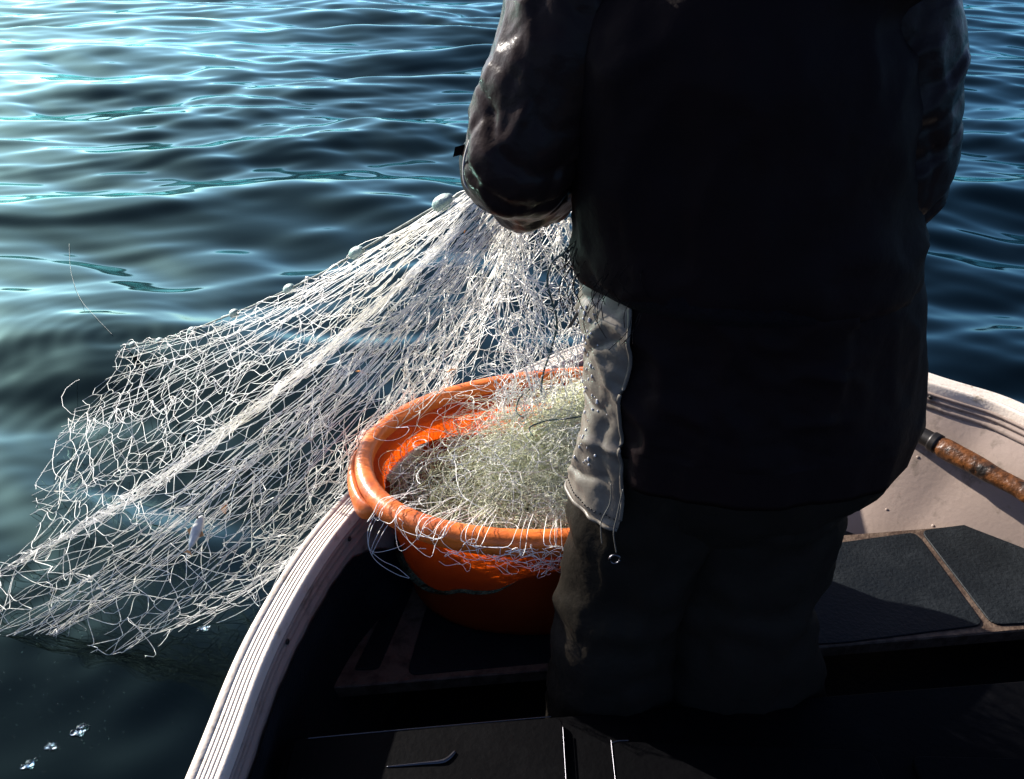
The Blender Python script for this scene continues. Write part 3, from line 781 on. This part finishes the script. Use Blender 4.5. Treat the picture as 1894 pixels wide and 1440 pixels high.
# jacket body
jk = [ring_px(512, 1072, 1690, .150), ring_px(480, 1060, 1700, .165), ring_px(400, 1056, 1702, .17), ring_px(250, 1040, 1690, .175), ring_px(100, 1030, 1690, .175), ring_px(0, 1050, 1680, .165),
      ((.385, YB, 1.60), .26, .13), ((.385, YB + .02, 1.67), .10, .09)]
loft('jacket_body', jk, M['coat'], man, 128, 1.)
# knitted hem of the jersey under the jacket, with frayed threads
jh = [ring_px(518, 1088, 1680, .155), ring_px(495, 1068, 1690, .165), ring_px(430, 1062, 1695, .165)]
loft('jersey_hem', jh, M['fabric'], man, 96, .6)
Ps = []
for q in range(60):
    a_ = R(150 + 80 * rng.random()); c, rx, ry = ring_px(505, 1062, 1690, .17)
    p = np.array([c[0] + rx * math.cos(a_), YB + ry * math.sin(a_), c[2] + rng.uniform(-.02, .07)])
    o_ = np.array([math.cos(a_) * .02, math.sin(a_) * .02, 0])
    Ps.append(catmull([p, p + o_ * rng.uniform(.2, 1) + (0, 0, -.02), p + o_ * rng.uniform(0, .8) + (rng.normal(0, .01), 0, -.045)], 7))
V, Fq = tubes(np.array(Ps), .0006, 3)
fr = mesh('frayed_threads', V, Fq, M['fabric'], man); fr['kind'] = 'stuff'
# sleeves
def sleeve(sh, el, wr, sgn):
    def q_of(d): return Vector(d).to_track_quat('Z', 'X')
    d1 = (el - sh).normalized(); d2 = (wr - el).normalized(); dm = (d1 + d2).normalized()
    top = sh - d1 * .03
    rings = [(sh.lerp(el, t), r, r, None) for t, r in ((-.12, .060), (.0, .082), (.25, .085), (.5, .083), (.8, .082))]
    pts = [(top, .065, d1), (sh.lerp(el, .1), .084, d1), (sh.lerp(el, .4), .086, d1), (sh.lerp(el, .75), .084, d1), (el + d1 * .002, .074, dm), (el.lerp(wr, .25), .074, d2),
           (el.lerp(wr, .5), .070, d2), (el.lerp(wr, .75), .066, d2), (el.lerp(wr, 1.12), .056, d2)]
    qp = None; rr = []
    for c, r, d in pts:
        d = Vector(d)
        q = q_of(d) if qp is None else (qp @ Vector((0, 0, 1))).rotation_difference(d) @ qp
        qp = q; rr.append((c, r, r, q))
    def sf(p, k):
        near = math.exp(-((p - el).length / .12) ** 2)
        t = (p - el).dot(dm)
        cr = 1 - abs(math.sin(t * 48 + 3.5 * NV(p, 8))); g2 = 1 - abs(NV((p.x, p.y, p.z * .6), 15)) * 3
        return folds(p, .8) - .013 * near * cr ** 2.2 + .006 * near * NV(p, 22) - .003 * max(g2, 0) ** 3 + .004
    loft('sleeve', rr, M['sleeve'], man, 110, 1., fold=sf, sub=15)
sleeve(shL, elL, wrL, -1); sleeve(shR, elR, wrR, 1)
# sleeve strap, its tab and loops on the left sleeve
def ribbon(name, pts, w, wdir, m, parent, n=24, th=.0025):
    P = catmull(pts, n); V = []; wd = Vector(wdir).normalized() * w / 2
    for p in P:
        p = Vector(p); V += [p - wd, p + wd, p + wd + Vector((0, -th, .001)), p - wd + Vector((0, -th, .001))]
    fs = [tuple(f) for f in grid_faces(n, 4)] + [(3, 2, 1, 0), tuple(range(4 * n - 4, 4 * n))]
    return mesh(name, V, fs, m, parent, False)
ys = YB + .02
ribbon('strap_tab', [at(880, 262, y=ys), at(862, 274, y=ys), at(840, 281, y=ys)], .014, (.25, 0, 1), M['fabric'], man, 10)
for pts in ([(884, 232), (868, 262), (858, 300), (859, 335), (872, 352), (880, 340)],
            [(883, 240), (870, 270), (866, 310), (874, 350)],
            [(884, 246), (874, 280), (875, 320), (868, 345)]):
    tube_obj('cord_loop', [at(a_, b, y=YB - .035) for a_, b in pts], .0017, M['cord_lit'], man, 40, 5)
# pale strap ends at the hip
ribbon('strap_end', [at(1086, 545, y=YB + .03), at(1072, 572, y=YB + .02), at(1052, 606, y=YB + .02)], .008, (.9, 0, .4), M['cord'], man, 12)
ribbon('strap_end', [at(1090, 560, y=YB + .05), at(1080, 585, y=YB + .04), at(1070, 602, y=YB + .04)], .012, (.9, 0, .4), M['fabric'], man, 12)
# drawstring with toggle
yb_ = YB - .175
tube_obj('drawstring', [at(1130, 895, y=yb_), at(1128, 930, y=yb_), at(1112, 965, y=yb_), at(1113, 1005, y=yb_)], .0009, M['cord'], man, 30, 4)
tube_obj('drawstring', [at(1152, 905, y=yb_), at(1142, 950, y=yb_), at(1135, 985, y=yb_), at(1140, 1022, y=yb_)], .0009, M['cord'], man, 30, 4)
tc2 = at(1137, 1034, y=yb_)
tube_obj('toggle', [tc2 + Vector((.008 * math.cos(a_), 0, .008 * math.sin(a_))) for a_ in np.linspace(0, 6.1, 12)], .0018, M['steel'], man, 30, 6)
# trouser legs and boots
def leg(xl, xr, yk):
    # xl/xr: px outline at given py
    rr = [ring_px(py, a_, b, ry, dy) for py, a_, b, ry, dy in yk]
    def lf(p, k): return folds(p, 1.0) - .006 + .004 * math.sin(p.z * 60 + 6 * NV(p, 6))
    loft('trouser_leg', rr, M['trouser'], man, 80, 1., fold=lf, sub=8)
leg(0, 0, [(780, 1092, 1390, .135, 0), (870, 1074, 1385, .13, .01), (950, 1060, 1350, .125, .02), (1040, 1042, 1310, .115, .02), (1120, 1030, 1280, .11, .01),
           (1200, 1020, 1262, .11, 0), (1280, 1008, 1255, .112, 0), (1350, 998, 1262, .115, 0), (1480, 1015, 1250, .105, 0)])
leg(0, 0, [(780, 1300, 1640, .13, 0), (870, 1300, 1590, .13, .01), (950, 1260, 1570, .125, .02), (1040, 1230, 1540, .115, .02), (1100, 1215, 1512, .11, .01),
           (1200, 1210, 1515, .11, 0), (1280, 1215, 1520, .112, 0), (1350, 1220, 1525, .115, 0), (1480, 1235, 1510, .105, 0)])
# seat of the trousers between the legs
loft('trouser_seat', [ring_px(560, 1130, 1660, .13), ring_px(700, 1110, 1680, .14), ring_px(820, 1090, 1660, .14), ring_px(900, 1100, 1600, .12), ring_px(960, 1180, 1480, .07)], M['trouser'], man, 80, 1.)
for px_ in (1128, 1400):
    c = at(px_, 1300, y=YB)
    b = [((c.x, YB, .30), .058, .062), ((c.x, YB, .17), .056, .06), ((c.x, YB + .01, .115), .055, .075), ((c.x, YB + .035, .085), .056, .115), ((c.x, YB + .04, .056), .055, .135), ((c.x, YB + .04, .053), .04, .12)]
    loft('boot', b, M['boot'], man, 40, .15, captop=True)
# knitted cap and hair (above the picture)
def cap():
    bm = bmesh.new(); bmesh.ops.create_uvsphere(bm, u_segments=32, v_segments=20, radius=1)
    for v in list(bm.verts):
        if v.co.z < -.25: bm.verts.remove(v)
    for v in bm.verts:
        r = 1.0 + (.05 if v.co.z < .05 else 0)
        v.co = Vector((.385 + v.co.x * .105 * r, YB + .058 + v.co.y * .120 * r, 1.80 + v.co.z * .125))
    frombm('knitted_cap', bm, M['fabric'], man)
cap()
loft('hair', [((.385, YB + .0, 1.70), .07, .05), ((.385, YB + .02, 1.75), .092, .085), ((.385, YB + .03, 1.80), .096, .098)], M['hair'], man, 40, .3)

# ------------------------------------------------------------------ small things caught in the net
def leaf(p, s, yaw, label, n=7):
    V = []; q = Vector((math.cos(yaw), .3, math.sin(yaw))).normalized(); w = Vector((0, .4, 1)).cross(q).normalized()
    up = q.cross(w)
    for i in range(n):
        f = i / (n - 1); wd = s * .34 * math.sin(math.pi * min(f * 1.02, 1)) ** .8 + .0005
        c = Vector(p) + q * (f - .5) * s + up * s * .18 * math.sin(f * 3)
        V += [c - w * wd, c - up * wd * .35, c + w * wd, c - up * wd * .35 + up * .0008]
    fs = [tuple(f) for f in grid_faces(n, 4)]
    o = mesh('leaf', V, fs, M['leaf']); tag(o, label, 'leaf', 'bits of weed caught in the net')
leaf(at(668, 690, z=.62), .032, -.5, 'small orange leaf caught in the net above left of the tub')
leaf(at(835, 686, z=.72), .022, .2, 'tiny orange leaf caught in the net just over the tub rim')
leaf(at(418, 938, z=.34), .034, 1.4, 'brown sprig caught in the net just right of the small silver fish')
leaf(at(862, 425, z=.98), .02, 1.2, 'brown scrap caught in the net close under the sleeve')
fc = at(362, 985, z=.33)
fish = empty('fish', tuple(fc)); tag(fish, 'small silver fish hanging in the net left of the boat', 'fish')
def fish_mesh():
    ax = (at(373, 955, z=.36) - at(348, 1020, z=.30)).normalized(); q = ax.to_track_quat('Z', 'Y'); n, s = 22, 14; V = []
    Lf = .085
    for i in range(n):
        f = i / (n - 1); r = .013 * (math.sin(math.pi * f ** .75) ** .8) + .0015
        if f > .9: r = .0035
        for j in range(s):
            a_ = 2 * math.pi * j / s; V.append(fc + q @ Vector((math.cos(a_) * r, math.sin(a_) * r * .6, (.5 - f) * Lf)))
    mesh('fish_body', V, [tuple(f) for f in grid_faces(n, s)] + [tuple(range(s))[::-1]], M['fish'], fish)
    def pt(x, z, y=0): return fc + q @ Vector((x, y, z * Lf))
    def fin(nm, pts):
        a = [pt(x, z, .0007) for x, z in pts]; b = [pt(x, z, -.0007) for x, z in pts]; k_ = len(a)
        mesh(nm, a + b, [tuple(range(k_)), tuple(range(k_, 2 * k_))[::-1]] + [(i, (i + 1) % k_, (i + 1) % k_ + k_, i + k_) for i in range(k_)], M['fish_fin'], fish, False)
    fin('tail_fin', [(0, -.45), (.014, -.62), (.004, -.57), (-.004, -.57), (-.014, -.62)])
    fin('back_fin', [(.015, .12), (.026, .0), (.014, -.12)]); fin('belly_fin', [(-.015, .1), (-.025, .0), (-.014, -.08)])
    dome('eye', pt(.006, .40, .0075), q @ Vector((0, 1, 0)), .003, M['iron'], fish)
fish_mesh()

# bubbles on the water in the boat's shade
gm = bpy.data.materials.new('bubble_film'); gm.use_nodes = True
n, l = nd(gm); p_ = n['Principled BSDF']; p_.inputs['Transmission Weight'].default_value = 1.0; p_.inputs['Roughness'].default_value = .02; p_.inputs['IOR'].default_value = 1.25
p_.inputs['Base Color'].default_value = (.95, 1, 1, 1)
def bubble(px, py, r, label):
    c = at(px, py, z=.002); c.z = float(wave_height(np.array(c.x), np.array(c.y))) + .001; bm = bmesh.new()
    rg = random.Random(px)
    for q in range(11):
        rr = r * rg.uniform(.15, .7) if q else r
        o_ = Vector((rg.uniform(-1, 1) * r * 1.3, rg.uniform(-1, 1) * r, 0)) if q else Vector((0, 0, 0))
        ret = bmesh.ops.create_uvsphere(bm, u_segments=16, v_segments=10, radius=rr)
        for v in ret['verts']: v.co = Vector((v.co.x, v.co.y, max(v.co.z, 0) * .75 + min(v.co.z, 0) * .1)) + c + o_
    o = frombm('bubble_cluster', bm, gm); tag(o, label, 'bubbles', 'bubble clusters on the dark water')
bubble(152, 1354, .012, 'largest bubble cluster on the dark water at the lower left')
bubble(98, 1384, .009, 'bubble cluster midway between two others at the lower left')
bubble(56, 1414, .011, 'bubble cluster nearest the bottom left corner of the picture')
bubble(378, 1178, .010, 'lone bubble cluster just under the net beside the gunwale')
def specks():
    rg = np.random.default_rng(9); V = []; fs = []
    bm = bmesh.new()
    for q in range(170):
        if q < 90: px, py = rg.normal(130, 110), rg.normal(1290, 70)
        else: i = rg.integers(5, 13); e = ENTRY[i]; px, py = e[0] + rg.normal(0, 30), e[1] + rg.normal(5, 18)
        c = at(px, py, z=.003); c.z = float(wave_height(np.array(c.x), np.array(c.y))) + .001; rr = rg.uniform(.0008, .0028)
        bmesh.ops.create_icosphere(bm, subdivisions=1, radius=rr, matrix=__import__('mathutils').Matrix.Translation(c))
    o = frombm('water_droplets', bm, gm); tag(o, 'tiny droplets and froth where the net leaves the water', 'droplets', kind='stuff')
specks()
